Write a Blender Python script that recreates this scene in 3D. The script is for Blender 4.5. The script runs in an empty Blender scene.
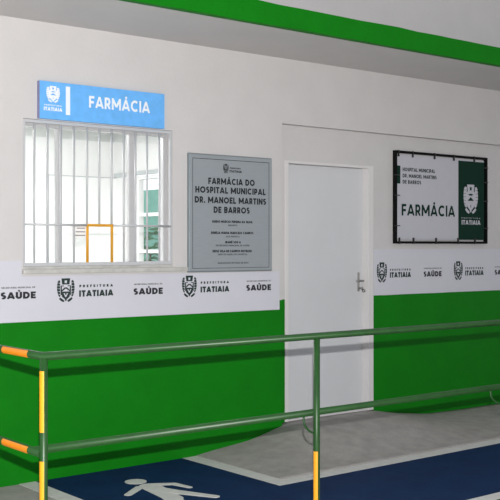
import bpy, bmesh, math, random
from mathutils import Vector, Matrix
random.seed(7)
S = bpy.context.scene
COL = S.collection
PI = math.pi

# ------------------------------------------------------------------ materials
def mat(name, color, rough=0.6, metal=0.0, spec=0.4, noise=0.0, nscale=6.0, bump=0.0, bscale=60.0,
        color2=None, coat=0.0, stretch=None):
    m = bpy.data.materials.new(name); m.use_nodes = True
    nt = m.node_tree; N = nt.nodes; L = nt.links
    b = N['Principled BSDF']
    b.inputs['Base Color'].default_value = (*color, 1)
    b.inputs['Roughness'].default_value = rough
    b.inputs['Metallic'].default_value = metal
    b.inputs['Specular IOR Level'].default_value = spec
    b.inputs['Coat Weight'].default_value = coat
    tc = N.new('ShaderNodeTexCoord'); vec = tc.outputs['Object']
    if stretch:
        mp = N.new('ShaderNodeMapping'); mp.inputs['Scale'].default_value = stretch
        L.new(vec, mp.inputs['Vector']); vec = mp.outputs['Vector']
    if noise > 0:
        n = N.new('ShaderNodeTexNoise'); n.inputs['Scale'].default_value = nscale
        n.inputs['Detail'].default_value = 6; n.inputs['Roughness'].default_value = 0.6
        L.new(vec, n.inputs['Vector'])
        r = N.new('ShaderNodeValToRGB')
        c2 = color2 or tuple(max(0, c * (1 - noise)) for c in color)
        r.color_ramp.elements[0].position = .32; r.color_ramp.elements[0].color = (*c2, 1)
        r.color_ramp.elements[1].position = .68; r.color_ramp.elements[1].color = (*color, 1)
        L.new(n.outputs['Fac'], r.inputs['Fac']); L.new(r.outputs['Color'], b.inputs['Base Color'])
    if bump > 0:
        n2 = N.new('ShaderNodeTexNoise'); n2.inputs['Scale'].default_value = bscale
        n2.inputs['Detail'].default_value = 5
        L.new(vec, n2.inputs['Vector'])
        bp = N.new('ShaderNodeBump'); bp.inputs['Strength'].default_value = bump
        bp.inputs['Distance'].default_value = .01
        L.new(n2.outputs['Fac'], bp.inputs['Height']); L.new(bp.outputs['Normal'], b.inputs['Normal'])
    return m

WHITE = (.585, .57, .568)
GREEN = (.0035, .185, .0045)

def wall_paint():
    """white plaster with a green painted dado below 1.138 m"""
    m = mat('wall_paint', WHITE, .55, spec=.15)
    nt = m.node_tree; N = nt.nodes; L = nt.links; b = N['Principled BSDF']
    tc = N.new('ShaderNodeTexCoord'); sp = N.new('ShaderNodeSeparateXYZ')
    L.new(tc.outputs['Object'], sp.inputs[0])
    nz = N.new('ShaderNodeTexNoise'); nz.inputs['Scale'].default_value = 4; nz.inputs['Detail'].default_value = 5
    L.new(tc.outputs['Object'], nz.inputs['Vector'])
    ma = N.new('ShaderNodeMath'); ma.operation = 'MULTIPLY_ADD'
    ma.inputs[1].default_value = .008; L.new(nz.outputs['Fac'], ma.inputs[0]); L.new(sp.outputs['Z'], ma.inputs[2])
    lt = N.new('ShaderNodeMath'); lt.operation = 'LESS_THAN'; lt.inputs[1].default_value = 1.142
    L.new(ma.outputs[0], lt.inputs[0])
    rw = N.new('ShaderNodeValToRGB'); rg = N.new('ShaderNodeValToRGB')
    rw.color_ramp.elements[0].position = .3; rw.color_ramp.elements[1].position = .7
    rw.color_ramp.elements[0].color = (WHITE[0]*.95, WHITE[1]*.95, WHITE[2]*.95, 1)
    rw.color_ramp.elements[1].color = (*WHITE, 1)
    rg.color_ramp.elements[0].position = .3; rg.color_ramp.elements[1].position = .7
    rg.color_ramp.elements[0].color = (GREEN[0]*.9, GREEN[1]*.88, GREEN[2]*.9, 1)
    rg.color_ramp.elements[1].color = (*GREEN, 1)
    L.new(nz.outputs['Fac'], rw.inputs[0]); L.new(nz.outputs['Fac'], rg.inputs[0])
    mx = N.new('ShaderNodeMix'); mx.data_type = 'RGBA'
    L.new(lt.outputs[0], mx.inputs['Factor']); L.new(rw.outputs[0], mx.inputs['A']); L.new(rg.outputs[0], mx.inputs['B'])
    L.new(mx.outputs['Result'], b.inputs['Base Color'])
    mr = N.new('ShaderNodeMapRange'); mr.inputs['To Min'].default_value = .6; mr.inputs['To Max'].default_value = .5
    L.new(lt.outputs[0], mr.inputs['Value']); L.new(mr.outputs[0], b.inputs['Roughness'])
    n2 = N.new('ShaderNodeTexNoise'); n2.inputs['Scale'].default_value = 45; n2.inputs['Detail'].default_value = 5
    L.new(tc.outputs['Object'], n2.inputs['Vector'])
    bp = N.new('ShaderNodeBump'); bp.inputs['Strength'].default_value = .25; bp.inputs['Distance'].default_value = .006
    L.new(n2.outputs['Fac'], bp.inputs['Height']); L.new(bp.outputs['Normal'], b.inputs['Normal'])
    return m

M = dict(
    wall=wall_paint(),
    soffit=mat('soffit_paint', (.60, .585, .58), .7, noise=.05, nscale=3, bump=.2, bscale=40),
    green=mat('green_beam_paint', GREEN, .6, spec=.12, noise=.1, nscale=5, bump=.35, bscale=25),
    concrete=mat('concrete_floor', (.40, .375, .36), .85, noise=.22, nscale=9, bump=.5, bscale=120),
    blue=mat('blue_floor_paint', (.005, .027, .090), .75, spec=.12, noise=.35, nscale=5, bump=.3, bscale=90,
             color2=(.004, .018, .070)),
    line=mat('white_line_paint', (.66, .65, .63), .7, noise=.12, nscale=14, bump=.3, bscale=90),
    doorp=mat('door_enamel', (.60, .61, .63), .4, noise=.04, nscale=3, bump=.05, bscale=30),
    framep=mat('frame_enamel', (.68, .66, .66), .45, noise=.03, nscale=3),
    rail=mat('rail_green_enamel', (.015, .070, .014), .40, spec=.4, noise=.25, nscale=14),
    orange=mat('orange_tape', (.85, .26, .010), .45, noise=.08, nscale=30),
    yellow=mat('yellow_tape', (.80, .33, .012), .45, noise=.08, nscale=30),
    hatch=mat('orange_enamel', (.74, .36, .02), .4, noise=.1, nscale=20),
    grille=mat('grille_enamel', (.52, .53, .55), .28, spec=.6, noise=.06, nscale=20),
    alum=mat('window_aluminium', (.58, .58, .59), .32, metal=.25, noise=.06, nscale=20),
    marble=mat('marble_sill', (.56, .55, .52), .4, noise=.25, nscale=12),
    banner=mat('white_vinyl', (.60, .60, .66), .45, noise=.03, nscale=5),
    ink=mat('dark_green_ink', (.012, .032, .026), .6, noise=.1, nscale=40),
    black=mat('black_ink', (.015, .018, .022), .6, noise=.1, nscale=40),
    ltgrey=mat('pale_grey_ink', (.30, .31, .34), .6, noise=.1, nscale=40),
    signblue=mat('sky_blue_vinyl', (.15, .47, .95), .5, noise=.14, nscale=18),
    signwhite=mat('white_ink', (.82, .86, .90), .5, noise=.02, nscale=40),
    signside=mat('sign_edge', (.25, .24, .42), .5, noise=.1, nscale=10),
    steel=mat('brushed_steel_plaque', (.40, .44, .47), .42, metal=.45, noise=.12, nscale=6, stretch=(2, 2, 60)),
    steelrim=mat('plaque_rim', (.30, .34, .36), .35, metal=.6, noise=.1, nscale=6),
    blackmetal=mat('black_frame_enamel', (.004, .0045, .005), .6, spec=.1, noise=.2, nscale=20),
    dgreen=mat('dark_green_vinyl', (.004, .030, .018), .6, spec=.12, noise=.15, nscale=20),
    canvas=mat('grey_white_canvas', (.50, .50, .55), .55, noise=.03, nscale=8),
    tie=mat('dark_tie', (.03, .03, .03), .5, noise=.1, nscale=30),
    chrome=mat('satin_chrome', (.42, .41, .40), .3, metal=.9, noise=.1, nscale=30),
    room=mat('interior_white', (.85, .85, .845), .6, noise=.02, nscale=4),
    roomgrey=mat('interior_grey_trim', (.52, .55, .56), .6, noise=.05, nscale=4),
    teal=mat('teal_panel', (.16, .46, .36), .5, noise=.2, nscale=10),
    leaf=mat('pale_leaf', (.13, .36, .19), .5, noise=.5, nscale=8),
    stem=mat('branch_bark', (.20, .15, .09), .8, noise=.3, nscale=20),
)
def glass():
    m = bpy.data.materials.new('clear_glass'); m.use_nodes = True
    nt = m.node_tree; N = nt.nodes; L = nt.links
    N.remove(N['Principled BSDF'])
    t = N.new('ShaderNodeBsdfTransparent'); t.inputs[0].default_value = (.985, .985, .985, 1)
    g = N.new('ShaderNodeBsdfGlossy'); g.inputs['Roughness'].default_value = .02
    f = N.new('ShaderNodeFresnel'); ge = N.new('ShaderNodeNewGeometry'); mr = N.new('ShaderNodeMapRange')
    mr.inputs['To Min'].default_value = 1.45; mr.inputs['To Max'].default_value = 1/1.45
    L.new(ge.outputs['Backfacing'], mr.inputs['Value']); L.new(mr.outputs[0], f.inputs[0])   # same sheen from both sides
    x = N.new('ShaderNodeMixShader')
    L.new(f.outputs[0], x.inputs[0]); L.new(t.outputs[0], x.inputs[1]); L.new(g.outputs[0], x.inputs[2])
    L.new(x.outputs[0], N['Material Output'].inputs[0])
    return m
M['glass'] = glass()

def emis(name, col, s):
    m = bpy.data.materials.new(name); m.use_nodes = True
    b = m.node_tree.nodes['Principled BSDF']
    b.inputs['Emission Color'].default_value = (*col, 1); b.inputs['Emission Strength'].default_value = s
    return m
M['tube'] = emis('lamp_tube', (.95, 1, 1), 6)

# ------------------------------------------------------------------ mesh helpers
def box(bm, x0, x1, y0, y1, z0, z1, mi=0):
    vs = [bm.verts.new((x, y, z)) for x in (x0, x1) for y in (y0, y1) for z in (z0, z1)]
    for f in ((0, 1, 3, 2), (4, 6, 7, 5), (0, 4, 5, 1), (2, 3, 7, 6), (0, 2, 6, 4), (1, 5, 7, 3)):
        bm.faces.new([vs[i] for i in f]).material_index = mi
    return vs

def tube(bm, pts, r, seg=16, cap=True):
    """round tube swept through pts with mitred corners"""
    pts = [Vector(p) for p in pts]; rings = []
    d0 = (pts[1] - pts[0]).normalized()
    up = Vector((0, 0, 1)) if abs(d0.z) < .9 else Vector((1, 0, 0))
    a = d0.cross(up).normalized(); b = a.cross(d0).normalized(); prev = d0
    for i, p in enumerate(pts):
        if i == 0: d = d0; mit = d
        elif i == len(pts) - 1: d = (pts[i] - pts[i-1]).normalized(); mit = d
        else:
            d = (pts[i+1] - pts[i]).normalized(); din = (pts[i] - pts[i-1]).normalized()
            mit = (d + din).normalized()
        q = prev.rotation_difference(d)
        base = prev
        ring = []
        if 0 < i < len(pts) - 1:
            for k in range(seg):
                t = 2*PI*k/seg; o = (a*math.cos(t) + b*math.sin(t))*r
                o = o - base * (o.dot(mit) / base.dot(mit))
                ring.append(bm.verts.new(p + o))
            a = q @ a; b = q @ b
        else:
            if i == len(pts) - 1: pass
            for k in range(seg):
                t = 2*PI*k/seg; ring.append(bm.verts.new(p + (a*math.cos(t) + b*math.sin(t))*r))
        prev = d; rings.append(ring)
    for i in range(len(rings) - 1):
        for k in range(seg):
            f = bm.faces.new((rings[i][k], rings[i][(k+1) % seg], rings[i+1][(k+1) % seg], rings[i+1][k])); f.smooth = True
    if cap:
        bm.faces.new(rings[0][::-1]); bm.faces.new(rings[-1])

def disc(bm, c, r, h, seg=24, axis='z'):
    c = Vector(c); lo = []; hi = []
    for k in range(seg):
        t = 2*PI*k/seg; u, v = r*math.cos(t), r*math.sin(t)
        if axis == 'z': o, n = Vector((u, v, 0)), Vector((0, 0, h))
        elif axis == 'y': o, n = Vector((u, 0, v)), Vector((0, h, 0))
        else: o, n = Vector((0, u, v)), Vector((h, 0, 0))
        lo.append(bm.verts.new(c + o)); hi.append(bm.verts.new(c + o + n))
    bm.faces.new(lo); bm.faces.new(hi)
    for k in range(seg): bm.faces.new((lo[k], lo[(k+1) % seg], hi[(k+1) % seg], hi[k]))

def obj(name, bm, m, parent=None, bevel=0.0, recalc=True):
    if recalc: bmesh.ops.recalc_face_normals(bm, faces=bm.faces)
    if bevel > 0:
        bmesh.ops.bevel(bm, geom=[e for e in bm.edges if len(e.link_faces) == 2 and e.calc_face_angle(0) > .6],
                        offset=bevel, segments=2, affect='EDGES', profile=.6)
    me = bpy.data.meshes.new(name); bm.to_mesh(me); bm.free()
    for x in (m if isinstance(m, (list, tuple)) else [m]): me.materials.append(x)
    o = bpy.data.objects.new(name, me); COL.objects.link(o)
    if parent: o.parent = parent; o.matrix_parent_inverse = parent.matrix_world.inverted()
    return o

def empty(name, loc, label=None, cat=None, group=None, kind=None):
    o = bpy.data.objects.new(name, None); COL.objects.link(o); o.location = loc
    o.matrix_world = Matrix.Translation(loc)
    o.empty_display_size = .1
    tag(o, label, cat, group, kind); return o

def tag(o, label=None, cat=None, group=None, kind=None):
    if label: o['label'] = label
    if cat: o['category'] = cat
    if group: o['group'] = group
    if kind: o['kind'] = kind
    return o

def bxo(name, m, parent, *dims, bevel=0.0):
    bm = bmesh.new(); box(bm, *dims); return obj(name, bm, m, parent, bevel)

def sheet(name, m, parent, pts):
    bm = bmesh.new(); bm.faces.new([bm.verts.new(p) for p in pts]); return obj(name, bm, m, parent)

# ---- lettering on vertical boards facing the viewer side (-y)
# a plain geometric capital alphabet drawn with even strokes; each glyph = (width, strokes), cap height 1
def _arc(cx, cz, rx, rz, a0, a1, n=10):
    return [(cx + rx*math.cos(math.radians(a0 + (a1-a0)*k/n)), cz + rz*math.sin(math.radians(a0 + (a1-a0)*k/n))) for k in range(n+1)]
def glyph(ch, w):
    h = w/2; T = 1 - h; B = h      # stroke centre lines at top and bottom
    acc = None
    if ch in 'ÁÉÍÚ': acc = ch; ch = {'Á': 'A', 'É': 'E', 'Í': 'I', 'Ú': 'U'}[ch]
    if ch == 'A': W, s = .86, [[(h*.7, 0), (.43, 1)], [(.86-h*.7, 0), (.43, 1)], [(.2, .27), (.66, .27)]]
    elif ch == 'B': W, s = .66, [[(h, 0), (h, 1)], [(h, T), (.36, T)] + _arc(.36, (T+.5)/2+.02, .2, (T-.54)/2, 90, -90) + [(h, .54)], [(h, .5)] + [(.38, .5)] + _arc(.38, (B+.52)/2, .66-h-.38, (.52-B)/2, 90, -90) + [(h, B)]]
    elif ch == 'C': W, s = .84, [_arc(.47, .5, .47-h, .5-h, 48, 312, 18)]
    elif ch == 'D': W, s = .78, [[(h, 0), (h, 1)], [(h, T), (.34, T)] + _arc(.34, .5, .44-h, .5-h, 90, -90, 14) + [(h, B)]]
    elif ch == 'E': W, s = .58, [[(h, 0), (h, 1)], [(h, T), (.58, T)], [(h, .5), (.53, .5)], [(h, B), (.58, B)]]
    elif ch == 'F': W, s = .56, [[(h, 0), (h, 1)], [(h, T), (.56, T)], [(h, .47), (.51, .47)]]
    elif ch == 'G': W, s = .88, [_arc(.47, .5, .47-h, .5-h, 48, 330, 18) + [(.86-h, .5)], [(.5, .48), (.88-h*.6, .48)]]
    elif ch == 'H': W, s = .74, [[(h, 0), (h, 1)], [(.74-h, 0), (.74-h, 1)], [(h, .5), (.74-h, .5)]]
    elif ch == 'I': W, s = w, [[(h, 0), (h, 1)]]
    elif ch == 'J': W, s = .5, [[(.5-h, 1), (.5-h, .3)] + _arc(.25, .3, .25-h, .3-h, 0, -160)]
    elif ch == 'L': W, s = .54, [[(h, 0), (h, 1)], [(h, B), (.54, B)]]
    elif ch == 'M': W, s = 1.0, [[(h, 0), (h, 1)], [(1-h, 0), (1-h, 1)], [(h, 1-h*.5), (.5, .26)], [(1-h, 1-h*.5), (.5, .26)]]
    elif ch == 'N': W, s = .78, [[(h, 0), (h, 1)], [(.78-h, 0), (.78-h, 1)], [(h, 1-h*.6), (.78-h, h*.6)]]
    elif ch in 'O': W, s = .98, [_arc(.49, .5, .49-h, .5-h, 0, 360, 26)]
    elif ch == '0': W, s = .66, [_arc(.33, .5, .33-h, .5-h, 0, 360, 22)]
    elif ch in 'PR':
        W, s = .62, [[(h, 0), (h, 1)], [(h, T), (.36, T)] + _arc(.36, (T+.4)/2, .62-h-.36, (T-.4)/2, 90, -90) + [(h, .4)]]
        if ch == 'R': W = .66; s.append([(.34, .4), (.64-h*.8, 0)])
    elif ch == 'S': W, s = .60, [_arc(.30, (T+.5)/2, .30-h, (T-.5)/2, 35, 270, 12)[:-1] + _arc(.30, (.5+B)/2, .30-h, (.5-B)/2, 90, -145, 12)]
    elif ch == 'T': W, s = .62, [[(0, T), (.62, T)], [(.31, 0), (.31, 1)]]
    elif ch == 'U': W, s = .72, [[(h, 1), (h, .36)] + _arc(.36, .36, .36-h, .36-h, 180, 360, 14) + [(.72-h, 1)]]
    elif ch == 'V': W, s = .80, [[(h*.7, 1), (.40, 0)], [(.80-h*.7, 1), (.40, 0)]]
    elif ch == '2': W, s = .60, [_arc(.30, .68, .30-h, .32-h, 165, -25, 12) + [(h, B), (.6, B)]]
    elif ch == '4': W, s = .68, [[(.5, 0), (.5, 1)], [(.5, 1-h), (h, .25)], [(h*.6, .25), (.68, .25)]]
    elif ch == '-': W, s = .34, [[(0, .42), (.34, .42)]]
    elif ch == '.': W, s = w, [[(0, h), (w, h)]]
    else: W, s = .30, []
    if acc: s.append([(W/2 - .04, 1.07), (W/2 + .09, 1.23)])
    return W, s
def text(body, x0, x1, z0, z1, y, m, parent, off=.03, name='lettering'):
    """flat printed lettering from x0 to x1, capitals from z0 to z1; off widens the strokes"""
    w = .095 + off*3.2; gap = .10 + (.06 - off)*.8
    x = 0; segs = []
    for ch in body:
        W, st = glyph(ch, w)
        for q in st: segs.append([(x + a, b) for a, b in q])
        x += W + gap
    total = x - gap; sx = (x1 - x0)/total; sz = z1 - z0
    bm = bmesh.new(); h = w/2
    for qi, q in enumerate(segs):
        yy = y - .00006*(qi % 4)
        L_ = []; R2 = []
        for k, (a, b) in enumerate(q):
            p = Vector((a, b)); ds = []
            if k > 0: ds.append((p - Vector(q[k-1])).normalized())
            if k < len(q)-1: ds.append((Vector(q[k+1]) - p).normalized())
            if len(ds) == 2:
                n1 = Vector((-ds[0].y, ds[0].x)); n2 = Vector((-ds[1].y, ds[1].x)); n = (n1 + n2).normalized()
                n = n/max(.5, n.dot(n1))
            else: n = Vector((-ds[0].y, ds[0].x))
            L_.append(p + n*h); R2.append(p - n*h)
        # slanted ends are trimmed to the cap height and baseline
        V = lambda p: bm.verts.new((x0 + p.x*sx, yy, z0 + (min(1, max(0, p.y)) if max(b for _, b in q) <= 1.001 else p.y)*sz))
        l = [V(p) for p in L_]; r = [V(p) for p in R2]
        for k in range(len(q)-1):
            bm.faces.new((l[k], r[k], r[k+1], l[k+1]))
    return obj(name, bm, m, parent, recalc=False)

def line_of_words(body, x0, x1, z0, z1, y, m, parent, off):
    """the same lettering, one mesh per word"""
    w = .095 + off*3.2; gap = .10 + (.06 - off)*.8; x = 0; spans = []; start = 0; word = ''
    for ch in body + ' ':
        if ch == ' ':
            spans.append((word, start, x - gap)); x += .30 + gap; start = x; word = ''
        else:
            if not word: start = x
            word += ch; x += glyph(ch, w)[0] + gap
    k = (x1 - x0)/spans[-1][2]
    for word, a, b in spans: text(word, x0 + a*k, x0 + b*k, z0, z1, y, m, parent, off=off)

def poly(bm, pts, y):
    vs = [bm.verts.new((p[0], y, p[1])) for p in pts]
    return bm.faces.new(vs)

def crest(x0, x1, z0, z1, y, m, parent, solid=False):
    """municipal coat of arms: towered crown, shield with a peak, leafy supporters, ribbon"""
    bm = bmesh.new()
    P = []
    # flared crown with merlons and keyhole gap
    P += [[(-.20,.73),(-.05,.73),(-.07,.90),(-.24,.94)], [(.05,.73),(.20,.73),(.24,.94),(.07,.90)],
          [(-.05,.73),(.05,.73),(.05,.79),(-.05,.79)], [(-.24,.94),(-.24,.99),(.24,.99),(.24,.94),(.07,.90),(-.07,.90)]]
    # shield rim, star points, peak, lower field
    P += [[(-.29,.69),(-.22,.69),(-.22,.30),(-.29,.26)], [(.22,.69),(.29,.69),(.29,.26),(.22,.30)],
          [(-.22,.69),(-.10,.69),(-.10,.655),(-.22,.655)], [(.10,.69),(.22,.69),(.22,.655),(.10,.655)],
          [(-.22,.43),(0,.56),(.22,.43),(.22,.50),(.06,.61),(-.06,.61),(-.22,.50)],
          [(-.22,.36),(-.22,.43),(.22,.43),(.22,.36)],
          [(-.22,.36),(-.13,.36),(-.05,.24),(-.05,.10),(-.22,.22)], [(.22,.36),(.13,.36),(.03,.22),(.03,.08),(.22,.22)],
          [(-.05,.36),(.05,.36),(.03,.29),(-.03,.29)], [(-.05,.20),(.05,.20),(.05,.06),(0,.02),(-.05,.06)]]
    # leafy supporters hugging the shield
    for s in (-1, 1):
        edge = [.40, .47, .49, .50, .49, .46, .40]
        for k in range(6):
            a = .90 - k*.118; b = a - .098
            P.append([(s*.315, a-.01), (s*(edge[k]-.015), a+.02), (s*edge[k+1], b+.03), (s*(edge[k+1]-.04), b), (s*.315, b+.0)])
        P.append([(s*.07,.04),(s*.20,.12),(s*.32,.19),(s*.38,.12),(s*.26,.03),(s*.14,-.02)])
        if solid:
            P.append([(s*.27,.90),(s*.345,.90),(s*.345,.20),(s*.27,.20)])
            P.append([(s*.06,.60),(s*.23,.67),(s*.23,.48),(s*.06,.57)])
            P.append([(s*.02,.10),(s*.25,.24),(s*.25,.38),(s*.02,.38)])
    if solid:
        P.append([(-.30,.67),(.30,.67),(.24,.75),(-.24,.75)])
    for qi, q in enumerate(P):
        try: poly(bm, [(x0 + (a+.5)*(x1-x0), z0 + b*(z1-z0)) for a, b in q], y - .00002*qi)
        except ValueError: pass
    return obj('crest', bm, m, parent, recalc=False)

# ------------------------------------------------------------------ setting
# facade plane y=6.19, recessed to y=6.26 right of x=5.30 below z=2.55
W0, WR, WB = 6.19, 6.26, 6.36
bm = bmesh.new()
box(bm, -4, 3.05, W0, WB, -.1, 6)                 # left of the window
box(bm, 3.05, 4.24, W0, WB, -.1, 1.415)           # below the window
box(bm, 3.05, 4.24, W0, WB, 2.415, 6)             # above the window
box(bm, 4.24, 5.30, W0, WB, -.1, 6)               # between window and recess
box(bm, 5.30, 14, W0, WB, 2.55, 6)                # above the recess
box(bm, 5.30, 5.388, WR, WB, -.1, 2.55)
box(bm, 5.388, 6.40, WR, WB, 2.265, 2.55)
box(bm, 6.40, 14, WR, WB, -.1, 2.55)
box(bm, 5.388, 6.40, WR, WB, -.1, .14)
tag(obj('wall_back', bm, M['wall']), kind='structure')

# canopy slab above, its green front edge turned under by 7 cm
bm = bmesh.new(); box(bm, -4, 14, 5.345, 6.189, 3.07, 3.22)
tag(obj('ceiling', bm, M['soffit']), kind='structure')
bm = bmesh.new(); box(bm, -4, 14, 5.290, 5.345, 3.066, 3.216)
bmesh.ops.subdivide_edges(bm, edges=[e for e in bm.edges if e.calc_length() > 10], cuts=90)
for v in bm.verts:
    if v.co.y < 5.32: v.co.z += random.uniform(-.004, .004)
tag(obj('trim_1', bm, M['green']), kind='structure')

# ground
bm = bmesh.new(); box(bm, -9, 16, -7, 6.40, -.12, 0)
tag(obj('floor', bm, M['concrete']), kind='structure')

# concrete ramp swelling up to the door sill
prof = [(4.45, 0.004), (4.55, .018), (4.73, .036), (4.97, .058), (5.17, .102), (5.30, .138), (5.40, .147), (6.36, .147), (6.48, .124), (6.67, .09),
        (7.07, .04), (7.48, .031), (8.08, .029), (9.0, .028), (12, .027)]
def hprof(x):
    for (a, h0), (b, h1) in zip(prof, prof[1:]):
        if x <= b: return h0 + (h1 - h0)*max(0, (x - a)/(b - a))
    return prof[-1][1]
def hs(x):
    return sum(hprof(x + d)*w for d, w in ((-.08, .2), (-.04, .2), (0, .2), (.04, .2), (.08, .2))) if x > 4.55 else hprof(x)
bm = bmesh.new(); nx, ny = 110, 16; g = []; g2 = []
for i in range(nx + 1):
    x = 4.45 + (12 - 4.45)*(i/nx)**1.3; row = []
    for j in range(ny + 1):
        y = 5.20 + (6.262 - 5.20)*j/ny; s = min(1, (y - 5.20)/.86); s = s*s*(3 - 2*s)
        row.append(bm.verts.new((x, y, .003 + (hs(x) - .003)*s)))
    g.append(row)
for i in range(nx):
    for j in range(ny):
        bm.faces.new((g[i][j], g[i+1][j], g[i+1][j+1], g[i][j+1])).smooth = True
lo = [[bm.verts.new((r[j].co.x, r[j].co.y, -.02)) for j in (0, ny)] for r in g]
for i in range(nx):
    bm.faces.new((g[i][0], lo[i][0], lo[i+1][0], g[i+1][0])); bm.faces.new((g[i][ny], g[i+1][ny], lo[i+1][1], lo[i][1]))
bm.faces.new([r for r in g[0]] + [lo[0][1], lo[0][0]]); bm.faces.new([r for r in g[-1]] + [lo[-1][1], lo[-1][0]])
bmesh.ops.recalc_face_normals(bm, faces=bm.faces)
tag(obj('door_ramp', bm, M['concrete']), kind='structure')

def slab(name, pts, z, m, label, cat, kind=None, z0=0.0):
    bm = bmesh.new(); a = [bm.verts.new((x, y, z0)) for x, y in pts]; b = [bm.verts.new((x, y, z)) for x, y in pts]
    bm.faces.new(a); bm.faces.new(b); n = len(pts)
    for k in range(n): bm.faces.new((a[k], a[(k+1) % n], b[(k+1) % n], b[k]))
    return tag(obj(name, bm, m), label, cat, kind=kind)
slab('painted_walkway', [(3.14, 4.07), (12, 4.07), (12, 5.08), (4.33, 5.08), (4.33, 6.189), (3.14, 6.189)], .002, M['blue'],
     None, None, 'structure')
slab('white_line', [(3.02, 3.9), (3.14, 3.9), (3.14, 6.188), (3.02, 6.188)], .003, M['line'],
     'white painted line running from the green wall along the left end of the blue walkway', 'road marking')
slab('white_line', [(4.33, 5.08), (12, 5.08), (12, 5.20), (4.45, 5.20), (4.45, 6.188), (4.33, 6.188)], .003, M['line'],
     'angled white painted line bordering the grey ramp in front of the door', 'road marking')
slab('white_line', [(3.14, 3.86), (12, 3.86), (12, 4.07), (3.14, 4.07)], .003, M['line'],
     'white painted line at the lower right corner, near edge of the blue walkway', 'road marking')

# walking figure painted on the blue ground
def capsule(bm, a, b, ra, rb, z, seg=10):
    a = Vector((a[0], a[1], 0)); b = Vector((b[0], b[1], 0)); d = (b - a).normalized(); n = Vector((-d.y, d.x, 0)); pts = []
    for k in range(seg + 1):
        t = PI/2 + PI*k/seg; pts.append(a + (d*math.cos(t) + n*math.sin(t))*ra)
    for k in range(seg + 1):
        t = -PI/2 + PI*k/seg; pts.append(b + (d*math.cos(t) + n*math.sin(t))*rb)
    lo = [bm.verts.new((p.x, p.y, .001)) for p in pts]; hi = [bm.verts.new((p.x, p.y, z)) for p in pts]
    bm.faces.new(lo[::-1]); bm.faces.new(hi); m_ = len(pts)
    for k in range(m_): bm.faces.new((lo[k], lo[(k+1) % m_], hi[(k+1) % m_], hi[k]))
sym = empty('pedestrian_symbol', (3.65, 5.3, .002), 'white walking figure painted on the blue ground by the left white line', 'road marking')
bm = bmesh.new(); disc(bm, (3.655, 5.765, .001), .073, .003, 28); obj('head', bm, M['line'], sym)
bm = bmesh.new()
capsule(bm, (3.660, 5.60), (3.600, 5.24), .072, .062, .0040)      # trunk
capsule(bm, (3.590, 5.615), (3.425, 5.49), .030, .026, .0042)      # near arm
capsule(bm, (3.690, 5.630), (3.815, 5.555), .030, .028, .0044)    # far arm upper
capsule(bm, (3.815, 5.555), (3.842, 5.41), .028, .020, .0046)
capsule(bm, (3.650, 5.50), (3.705, 5.36), .055, .045, .0048)      # striding leg
capsule(bm, (3.705, 5.36), (3.825, 5.11), .045, .030, .0050)
capsule(bm, (3.590, 5.26), (3.540, 5.02), .055, .045, .0052)      # back leg
capsule(bm, (3.540, 5.02), (3.400, 4.84), .045, .034, .0054)
obj('body', bm, M['line'], sym)

# ------------------------------------------------------------------ door
door = empty('door_1', (5.88, 6.30, .147), kind='structure')
bm = bmesh.new()
box(bm, 5.388, 5.423, 6.252, 6.36, .145, 2.265); box(bm, 6.336, 6.402, 6.252, 6.36, .145, 2.265)
box(bm, 5.423, 6.336, 6.252, 6.36, 2.243, 2.265)
obj('door_frame', bm, M['framep'], door, bevel=.003)
leaf = bxo('door_leaf', M['doorp'], door, 5.424, 6.335, 6.325, 6.358, .165, 2.241, bevel=.002)
bxo('threshold', M['framep'], door, 5.424, 6.335, 6.27, 6.36, .140, .156)
hd = empty('door_handle', (6.285, 6.325, 1.27)); hd.parent = door; hd.matrix_parent_inverse = door.matrix_world.inverted()
bxo('backplate', M['chrome'], hd, 6.277, 6.299, 6.318, 6.326, 1.175, 1.34, bevel=.003)
bm = bmesh.new(); tube(bm, [(6.288, 6.322, 1.268), (6.288, 6.268, 1.268), (6.205, 6.265, 1.268)], .0085, 12)
obj('lever', bm, M['chrome'], hd)
bm = bmesh.new(); disc(bm, (6.288, 6.300, 1.205), .008, .02, 12, 'y'); obj('lock_cylinder', bm, M['chrome'], hd)
key = empty('key', (6.30, 6.30, 1.19), 'small metal key on a ring hanging from the white door lock', 'key')
bm = bmesh.new(); disc(bm, (6.288, 6.279, 1.205), .004, .02, 10, 'y'); box(bm, 6.279, 6.297, 6.277, 6.281, 1.190, 1.218)
obj('key_blade', bm, M['chrome'], key)
bm = bmesh.new()
tube(bm, [(6.298 + .013*math.cos(2*PI*k/14), 6.276 - .010*k/14, 1.184 + .013*math.sin(2*PI*k/14)) for k in range(15)], .0035, 8)
obj('key_ring', bm, M['tie'], key)

# ------------------------------------------------------------------ window with grille
win = empty('window_1', (3.64, 6.28, 1.43), kind='structure')
bm = bmesh.new()
box(bm, 3.052, 3.080, 6.255, 6.31, 1.432, 2.413); box(bm, 4.205, 4.238, 6.255, 6.31, 1.432, 2.413)
box(bm, 3.080, 4.205, 6.255, 6.31, 2.375, 2.413); box(bm, 3.080, 4.205, 6.255, 6.31, 1.432, 1.458)
obj('window_frame', bm, M['alum'], win, bevel=.002)
for a, b in ((3.337, 3.378), (3.914, 3.975)):
    bxo('stile', M['alum'], win, a, b, 6.262, 6.300, 1.458, 2.375, bevel=.004)
for a, b in ((3.080, 3.337), (3.378, 3.914), (3.975, 4.205)):
    sheet('pane', M['glass'], win, [(a + .001, 6.282, 1.459), (b - .001, 6.282, 1.459), (b - .001, 6.282, 2.374), (a + .001, 6.282, 2.374)])
tag(bxo('window_sill', M['marble'], None, 3.040, 4.365, 6.160, 6.36, 1.385, 1.4145, bevel=.004), 'pale marble sill ledge beneath the barred window', 'window sill')
bxo('sill_lining', M['marble'], win, 3.051, 4.239, 6.194, 6.358, 1.4155, 1.432)

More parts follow.
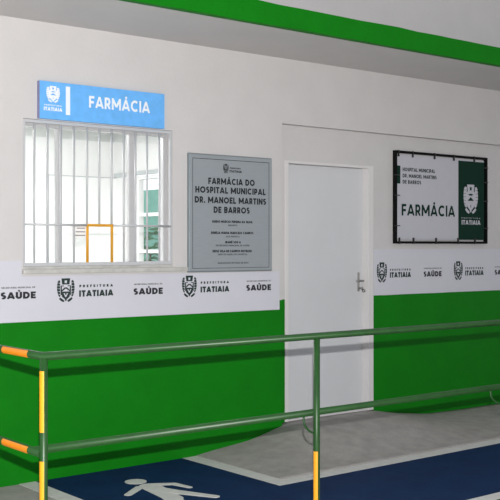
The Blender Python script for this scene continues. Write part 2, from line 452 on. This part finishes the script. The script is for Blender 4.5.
gr = empty('window_grille', (3.64, 6.20, 1.43), 'pale grey steel security grille of vertical bars in front of the window', 'window grille')
bm = bmesh.new()
box(bm, 3.052, 3.068, 6.192, 6.212, 1.434, 2.413); box(bm, 4.222, 4.238, 6.192, 6.212, 1.434, 2.413)
box(bm, 3.068, 4.222, 6.192, 6.212, 2.392, 2.413); box(bm, 3.068, 4.222, 6.192, 6.212, 1.434, 1.458)
obj('grille_frame', bm, M['grille'], gr, bevel=.002)
BX = [3.137, 3.234, 3.333, 3.435, 3.537, 3.634, 3.733, 3.832, 3.930, 4.029, 4.135]
for x in BX:
    lo = 1.718 if x in (3.537, 3.634, 3.733) else 1.456
    bm = bmesh.new(); tube(bm, [(x, 6.202, lo), (x, 6.202, 2.394)], .0075, 12); obj('bar', bm, M['grille'], gr)
bm = bmesh.new(); tube(bm, [(3.066, 6.192, 1.714), (3.529, 6.192, 1.714)], .0075, 12); tube(bm, [(3.741, 6.192, 1.714), (4.224, 6.192, 1.714)], .0075, 12)
obj('cross_bar', bm, M['grille'], gr)
bm = bmesh.new(); tube(bm, [(3.537, 6.198, 1.456), (3.537, 6.198, 1.714), (3.733, 6.198, 1.714), (3.733, 6.198, 1.456)], .0095, 12)
tag(obj('hatch_frame', bm, M['hatch'], gr), 'orange painted service hatch frame')

# ------------------------------------------------------------------ room behind the window
bm = bmesh.new(); box(bm, 1.2, 5.53, 9.14, 9.24, 0, 2.85); tag(obj('wall_far', bm, M['room']), kind='structure')
bm = bmesh.new(); box(bm, 1.1, 1.2, 6.36, 9.24, 0, 2.85); tag(obj('wall_left', bm, M['room']), kind='structure')
bm = bmesh.new()
box(bm, 5.53, 5.63, 6.36, 8.27, 0, 2.85); box(bm, 5.53, 5.63, 8.93, 9.24, 0, 2.85)
box(bm, 5.53, 5.63, 8.27, 8.93, 2.31, 2.85); box(bm, 5.53, 5.63, 8.27, 8.93, 0, .9)
tag(obj('wall_right', bm, M['room']), kind='structure')
bm = bmesh.new(); box(bm, 1.1, 5.63, 6.36, 9.24, 2.85, 2.95); tag(obj('ceiling_room', bm, M['room']), kind='structure')
bm = bmesh.new(); box(bm, 1.1, 9, 6.401, 12, -.06, 0.0); tag(obj('floor_room', bm, M['roomgrey']), kind='structure')
bm = bmesh.new(); box(bm, 4.757, 5.529, 9.10, 9.139, 0.001, 2.268); tag(obj('trim_2', bm, M['room']), kind='structure')
bm = bmesh.new(); box(bm, 4.750, 5.529, 9.092, 9.139, 2.268, 2.276); box(bm, 4.750, 4.757, 9.092, 9.139, .001, 2.268)
tag(obj('trim_3', bm, M['roomgrey']), kind='structure')
bm = bmesh.new(); box(bm, 5.500, 5.529, 7.6, 9.09, 2.277, 2.318); tag(obj('trim_4', bm, M['roomgrey']), kind='structure')
# side window of the room
w2 = empty('window_2', (5.58, 8.6, .9), kind='structure')
bm = bmesh.new()
box(bm, 5.54, 5.60, 8.272, 8.31, .902, 2.270); box(bm, 5.54, 5.60, 8.68, 8.928, .902, 2.270)
box(bm, 5.54, 5.60, 8.31, 8.68, 2.235, 2.270); box(bm, 5.54, 5.60, 8.31, 8.68, .902, .95)
for z in (1.865, 1.50): box(bm, 5.545, 5.595, 8.31, 8.68, z, z + .035)
obj('window_frame', bm, M['room'], w2, bevel=.003)
sheet('pane', M['glass'], w2, [(5.57, 8.311, .951), (5.57, 8.679, .951), (5.57, 8.679, 2.234), (5.57, 8.311, 2.234)])
for z in (1.72, 1.56, 1.45): bxo('hinge', M['tie'], w2, 5.528, 5.541, 8.865, 8.885, z, z + .022)
# outside that window
tag(bxo('screen_panel', M['teal'], None, 6.4, 6.44, 8.3, 12, 0.0, 2.21), 'teal green panel seen outside through the rear room window', 'panel')
bush = empty('shrub', (6.03, 8.9, 0), 'pale green leafy shrub seen through the rear room window, behind the glass', 'shrub')
bm = bmesh.new()
for k in range(700):
    c = Vector((6.03 + random.uniform(-.1, .1), 8.95 + random.uniform(-.45, .75), random.uniform(.5, 1.78)))
    r = Matrix.Rotation(random.uniform(0, 2*PI), 3, 'Z') @ Matrix.Rotation(random.uniform(-1, 1), 3, 'X')
    l, w = random.uniform(.04, .09), random.uniform(.015, .03)
    bm.faces.new([bm.verts.new(c + r @ Vector(p)) for p in ((-l, 0, 0), (0, -w, .01), (l, 0, 0), (0, w, .01))])
obj('foliage', bm, M['leaf'], bush, recalc=False)
bm = bmesh.new()
for k in range(5):
    y = 8.4 + k*.2; tube(bm, [(6.03, 8.8, 0), (6.03, y, .6), (6.03 + .05*(k % 2), y + .02, 1.5)], .012, 8)
obj('branches', bm, M['stem'], bush)
# ceiling lamp fitting in the room
lamp = empty('ceiling_lamp', (3.4, 7.7, 2.85), 'white twin tube ceiling lamp lighting the room behind the grille', 'lamp')
bxo('lamp_body', M['room'], lamp, 2.8, 4.0, 7.62, 7.78, 2.80, 2.849)
for y in (7.66, 7.74):
    bm = bmesh.new(); tube(bm, [(2.83, y, 2.78), (3.97, y, 2.78)], .014, 10); obj('lamp_tube', bm, M['tube'], lamp)
# small printed slip behind the grille
sl = empty('notice', (3.50, 6.279, 1.65), 'tiny faded notice stuck on the window glass beside the orange hatch', 'notice')
bxo('sheet', M['room'], sl, 3.455, 3.57, 6.2775, 6.2785, 1.625, 1.72)
for z, a in ((1.69, 3.50), (1.665, 3.49), (1.64, 3.475)):
    bxo('printed_line', M['ltgrey'], sl, a, 3.565, 6.2765, 6.2774, z, z + .008)

# ------------------------------------------------------------------ blue pharmacy sign
sg = empty('pharmacy_sign', (3.63, 6.17, 2.54), 'sky blue sign with white FARMÁCIA lettering above the barred window', 'sign')
bm = bmesh.new(); box(bm, 3.150, 4.146, 6.152, 6.188, 2.420, 2.670)
bm.faces.ensure_lookup_table(); bm.faces[0].material_index = 1
obj('sign_panel', bm, [M['signblue'], M['signside']], sg)
y = 6.1505
text('FARMÁCIA', 3.523, 4.018, 2.521, 2.602, y, M['signwhite'], sg, off=.034)
crest(3.198, 3.300, 2.532, 2.642, y, M['signwhite'], sg, solid=True)
text('PREFEITURA', 3.184, 3.314, 2.507, 2.516, y, M['signwhite'], sg, off=.03)
text('ITATIAIA', 3.180, 3.317, 2.474, 2.498, y, M['signwhite'], sg, off=.05)
bxo('divider_bar', M['signwhite'], sg, 3.345, 3.377, 6.150, 6.1519, 2.456, 2.648)

# ------------------------------------------------------------------ steel plaque
pq = empty('dedication_plaque', (4.78, 6.18, 1.82), 'brushed steel inauguration plaque with dark engraved text right of the window', 'plaque')
bxo('plaque_rim', M['steelrim'], pq, 4.372, 5.178, 6.172, 6.189, 1.374, 2.262, bevel=.003)
bxo('plaque_plate', M['steel'], pq, 4.382, 5.168, 6.166, 6.173, 1.384, 2.252)
bm = bmesh.new()
for a in ((4.405, 5.145, 2.222, 2.226), (4.405, 5.145, 1.402, 1.405), (4.405, 4.408, 1.405, 2.222), (5.142, 5.145, 1.405, 2.222)):
    box(bm, a[0], a[1], 6.1650, 6.1662, a[2], a[3])
obj('border_line', bm, M['black'], pq)
y = 6.1648
crest(4.690, 4.742, 2.125, 2.195, y, M['black'], pq)
text('PREFEITURA', 4.755, 4.86, 2.160, 2.170, y, M['black'], pq, off=.05)
text('ITATIAIA', 4.752, 4.870, 2.132, 2.150, y, M['black'], pq, off=.05)
for s, a, b, z in (('FARMÁCIA DO', 4.550, 5.010, 2.036), ('HOSPITAL MUNICIPAL', 4.430, 5.120, 1.968),
                   ('DR. MANOEL MARTINS', 4.425, 5.125, 1.893), ('DE BARROS', 4.600, 4.960, 1.820)):
    line_of_words(s, a, b - .012, z, z + .048, y, M['black'], pq, .046)
for s, a, b, z, h, o in (('GUIDO MÁRCIO PEREIRA DA SILVA', 4.585, 4.975, 1.746, .018, .055), ('PREFEITO', 4.738, 4.825, 1.721, .012, .02),
                         ('DENÍLIA MARIA MARCELO CAMPOS', 4.575, 4.985, 1.661, .018, .055), ('VICE-PREFEITA', 4.715, 4.850, 1.636, .012, .02),
                         ('IRAMÉ SOUZA', 4.710, 4.860, 1.590, .018, .055), ('SECRETÁRIO MUNICIPAL DE SAÚDE', 4.620, 4.945, 1.568, .012, .02),
                         ('DEISE VILA DE CAMPOS BOTELHO', 4.590, 4.970, 1.522, .018, .055), ('DIRETOR GERAL DO HOSPITAL', 4.640, 4.925, 1.500, .012, .02),
                         ('INAUGURADO EM MAIO DE 2024', 4.640, 4.935, 1.435, .012, .02)):
    text(s, a, b, z, z + h, y, M['black'], pq, off=o)

# ------------------------------------------------------------------ long vinyl strips with the town hall marks
def strip_marks(par, y, base):
    """one cycle: crest, PREFEITURA ITATIAIA, SAÚDE; base = left edge of the crest"""
    crest(base, base + .136, 1.192, 1.352, y, M['ink'], par)
    text('P R E F E I T U R A', base + .172, base + .438, 1.286, 1.304, y, M['ink'], par, off=.06)
    text('ITATIAIA', base + .170, base + .440, 1.222, 1.266, y, M['ink'], par, off=.06)
    saude(par, y, base + .608)
def saude(par, y, x):
    if x < 2.9: x += .018
    text('SECRETARIA MUNICIPAL DE', x + .004, x + .246, 1.291, 1.302, y, M['ink'], par, off=.03)
    text('SAÚDE', x, x + .250, 1.222, 1.268, y, M['black'], par, off=.055)
b1 = empty('wall_banner', (3.6, 6.187, 1.2), 'long white vinyl strip with repeated town crests along the wall under the window', 'banner')
bm = bmesh.new()
pts = [(.8, 1.072), (5.268, 1.064), (5.268, 1.368), (3.035, 1.368), (3.035, 1.472), (.8, 1.472)]
fr = [bm.verts.new((x, 6.184, z)) for x, z in pts]; bk = [bm.verts.new((x, 6.1895, z)) for x, z in pts]
bm.faces.new(fr); bm.faces.new(bk)
for k in range(6): bm.faces.new((fr[k], fr[(k+1) % 6], bk[(k+1) % 6], bk[k]))
obj('vinyl_strip', bm, M['banner'], b1)
for base in (1.235, 2.262, 3.294, 4.321): strip_marks(b1, 6.1830, base)
b2 = empty('wall_banner', (8.2, 6.257, 1.3), 'long white vinyl strip with repeated town crests along the wall right of the door', 'banner')
bxo('vinyl_strip', M['banner'], b2, 6.405, 11.5, 6.2545, 6.2595, 1.139, 1.542)
for k in range(5):
    base = 6.442 + 1.028*k
    y = 6.2535
    crest(base, base + .130, 1.252, 1.428, y, M['ink'], b2)
    text('P R E F E I T U R A', base + .168, base + .436, 1.350, 1.368, y, M['ink'], b2, off=.06)
    text('ITATIAIA', base + .166, base + .438, 1.290, 1.338, y, M['ink'], b2, off=.06)
    if k < 4:
        text('SECRETARIA MUNICIPAL DE', base + .612, base + .855, 1.360, 1.371, y, M['ink'], b2, off=.03)
        text('SAÚDE', base + .610, base + .856, 1.290, 1.338, y, M['black'], b2, off=.055)

# ------------------------------------------------------------------ framed canvas board right of the door
bd = empty('pharmacy_board', (7.28, 6.24, 2.0), 'black tube framed canvas board reading FARMÁCIA with dark green end, right of door', 'sign')
FX0, FX1, FZ0, FZ1 = 6.660, 7.922, 1.602, 2.408
bm = bmesh.new(); e = .0105
for a in ((FX0-e, FX1+e, FZ1-e, FZ1+e), (FX0-e, FX1+e, FZ0-e, FZ0+e), (FX0-e, FX0+e, FZ0+e, FZ1-e), (FX1-e, FX1+e, FZ0+e, FZ1-e)):
    box(bm, a[0], a[1], 6.222, 6.2595, a[2], a[3])
obj('board_frame', bm, M['blackmetal'], bd, bevel=.003)
bxo('canvas', M['canvas'], bd, 6.684, 7.893, 6.236, 6.240, 1.628, 2.385)
bxo('green_panel', M['dgreen'], bd, 7.515, 7.893, 6.2345, 6.2359, 1.628, 2.372)
bxo('green_tab', M['dgreen'], bd, 6.682, 6.722, 6.2340, 6.2359, 2.125, 2.285)
y = 6.2335
text('FARMÁCIA', 6.738, 7.462, 1.842, 1.945, y, M['dgreen'], bd, off=.034)
for s, b_, z in (('HOSPITAL MUNICIPAL', 7.175, 2.238), ('DR. MANOEL MARTINS', 7.195, 2.182), ('DE BARROS', 6.985, 2.127)):
    text(s, 6.752, b_ + .01, z, z + .033, y, M['ink'], bd, off=.04)
crest(7.585, 7.800, 1.880, 2.155, y, M['canvas'], bd, solid=True)
text('P R E F E I T U R A', 7.560, 7.835, 1.828, 1.840, y, M['canvas'], bd, off=.015)
text('ITATIAIA', 7.560, 7.835, 1.772, 1.815, y, M['canvas'], bd, off=.045)
def tie_piece(x, z, vert):
    bm = bmesh.new()
    if vert: box(bm, x-.004, x+.004, 6.217, 6.235, z-.028, z+.028)
    else: box(bm, x-.028, x+.028, 6.217, 6.235, z-.004, z+.004)
    obj('cable_tie', bm, M['tie'], bd)
for x in (6.69, 6.875, 7.17, 7.44, 7.735): tie_piece(x, FZ1 - .015, True)
for x in (6.70, 6.885, 7.19, 7.50, 7.745): tie_piece(x, FZ0 + .015, True)
for z in (1.74, 2.00, 2.18, 2.32): tie_piece(FX1 - .015, z, False)
for z in (1.75, 2.02, 2.20): tie_piece(FX0 + .015, z, False)

# ------------------------------------------------------------------ handrail along the walkway
hr = empty('handrail', (2.016, 3.9, 0), 'green painted tubular handrail with two rails and yellow tape in front of the wall', 'handrail')
R_ = .0178
bm = bmesh.new(); tube(bm, [(2.016, 6.186, 1.104), (2.016, 3.900, 1.104), (10.5, 3.900, 1.104)], R_, 20); obj('top_rail', bm, M['rail'], hr)
bm = bmesh.new(); tube(bm, [(2.016, 6.186, .690), (2.016, 3.915, .690)], R_, 20); tube(bm, [(2.016, 4.0, .690), (10.5, 4.0, .690)], R_, 20)
obj('lower_rail', bm, M['rail'], hr)
def tape(bm, c, axis, a0, a1, ang, half, r):
    """strip of tape wrapped part way round a tube; ang in the plane normal to the tube"""
    n = 8; ra = []; rb = []
    for k in range(n + 1):
        t = ang - half + 2*half*k/n; u, v = r*math.cos(t), r*math.sin(t)
        if axis == 'z': p, q = (c[0]+u, c[1]+v, a0), (c[0]+u, c[1]+v, a1)
        else: p, q = (c[0]+u, a0, c[1]+v), (c[0]+u, a1, c[1]+v)
        ra.append(bm.verts.new(p)); rb.append(bm.verts.new(q))
    for k in range(n): bm.faces.new((ra[k], ra[k+1], rb[k+1], rb[k])).smooth = True
PX = [2.016, 3.575, 5.128, 6.68, 8.26, 9.82]
ANG = math.atan2(-.367, -.823)
for i, x in enumerate(PX):
    bm = bmesh.new(); tube(bm, [(x, 3.9, 0.003), (x, 3.9, 1.100)], .0172, 20)
    disc(bm, (x, 3.9, .0032), .045, .006, 24)
    p = obj('post', bm, M['rail'], hr)
    for z0, z1 in (((.785, 1.043), (.40, .663), (.05, .28)) if i == 0 else ((.25, .509),)):
        bm = bmesh.new(); tape(bm, (x, 3.9), 'z', z0, z1, ANG, .75, .0180)
        obj('yellow_tape', bm, M['yellow'], p)
    if i > 0:
        pts = [(x, 4.0, .690)] + [(x, 4.0 - .075*(1 - math.cos(t)) - .0, .655 - .055*math.sin(t)) for t in [PI/2*k/8 for k in range(9)]] + [(x, 3.905, .600)]
        bm = bmesh.new(); tube(bm, pts, .0058, 10); obj('rail_bracket', bm, M['rail'], hr)
for z in (1.104, .690):
    bm = bmesh.new(); tape(bm, (2.016, z), 'y', 4.02, 4.27, PI, .95, R_ + .001)
    o = obj('orange_tape', bm, M['orange'], hr)

# ------------------------------------------------------------------ light
def light(name, typ, loc, energy, color=(1, 1, 1), **k):
    l = bpy.data.lights.new(name, typ); l.energy = energy; l.color = color
    for a, v in k.items(): setattr(l, a, v)
    o = bpy.data.objects.new(name, l); COL.objects.link(o); o.location = loc; return o
light('camera_flash', 'POINT', (0, -.02, 1.77), 1600, (1, .985, .97), shadow_soft_size=.012)
a = light('room_light', 'AREA', (3.4, 7.7, 2.76), 92, (1, 1, 1), shape='RECTANGLE', size=1.2, size_y=.6)

sun = light('sun', 'SUN', (0, 12, 9), 1.4, (1, .97, .92), angle=.01)
sun.rotation_euler = Vector((-.35, .55, 1)).to_track_quat('Z', 'Y').to_euler()

w = bpy.data.worlds.new('World'); S.world = w; w.use_nodes = True
bg = w.node_tree.nodes['Background']; bg.inputs[0].default_value = (.93, .96, 1, 1)
# overcast sky, brighter behind the building (+y) where the sun stands
wn = w.node_tree; wtc = wn.nodes.new('ShaderNodeTexCoord'); wsp = wn.nodes.new('ShaderNodeSeparateXYZ')
wmr = wn.nodes.new('ShaderNodeMapRange'); wmr.inputs['From Min'].default_value = .05; wmr.inputs['From Max'].default_value = .5
wmr.inputs['To Min'].default_value = .44; wmr.inputs['To Max'].default_value = 1.5
wn.links.new(wtc.outputs['Generated'], wsp.inputs[0]); wn.links.new(wsp.outputs['Y'], wmr.inputs['Value']); wn.links.new(wmr.outputs[0], bg.inputs[1])

# ------------------------------------------------------------------ camera
cam = bpy.data.cameras.new('Camera'); co = bpy.data.objects.new('Camera', cam); COL.objects.link(co)
cam.sensor_fit = 'HORIZONTAL'; cam.sensor_width = 36; cam.lens = 36*1020/500; cam.shift_y = -4/500
co.location = (0, 0, 1.57); co.rotation_euler = (PI/2, 0, -math.radians(38.77))
cam.clip_start = .05
S.camera = co
vs = S.view_settings; vs.view_transform = 'Standard'; vs.look = 'None'; vs.exposure = 0; vs.gamma = 1; vs.use_curve_mapping = False
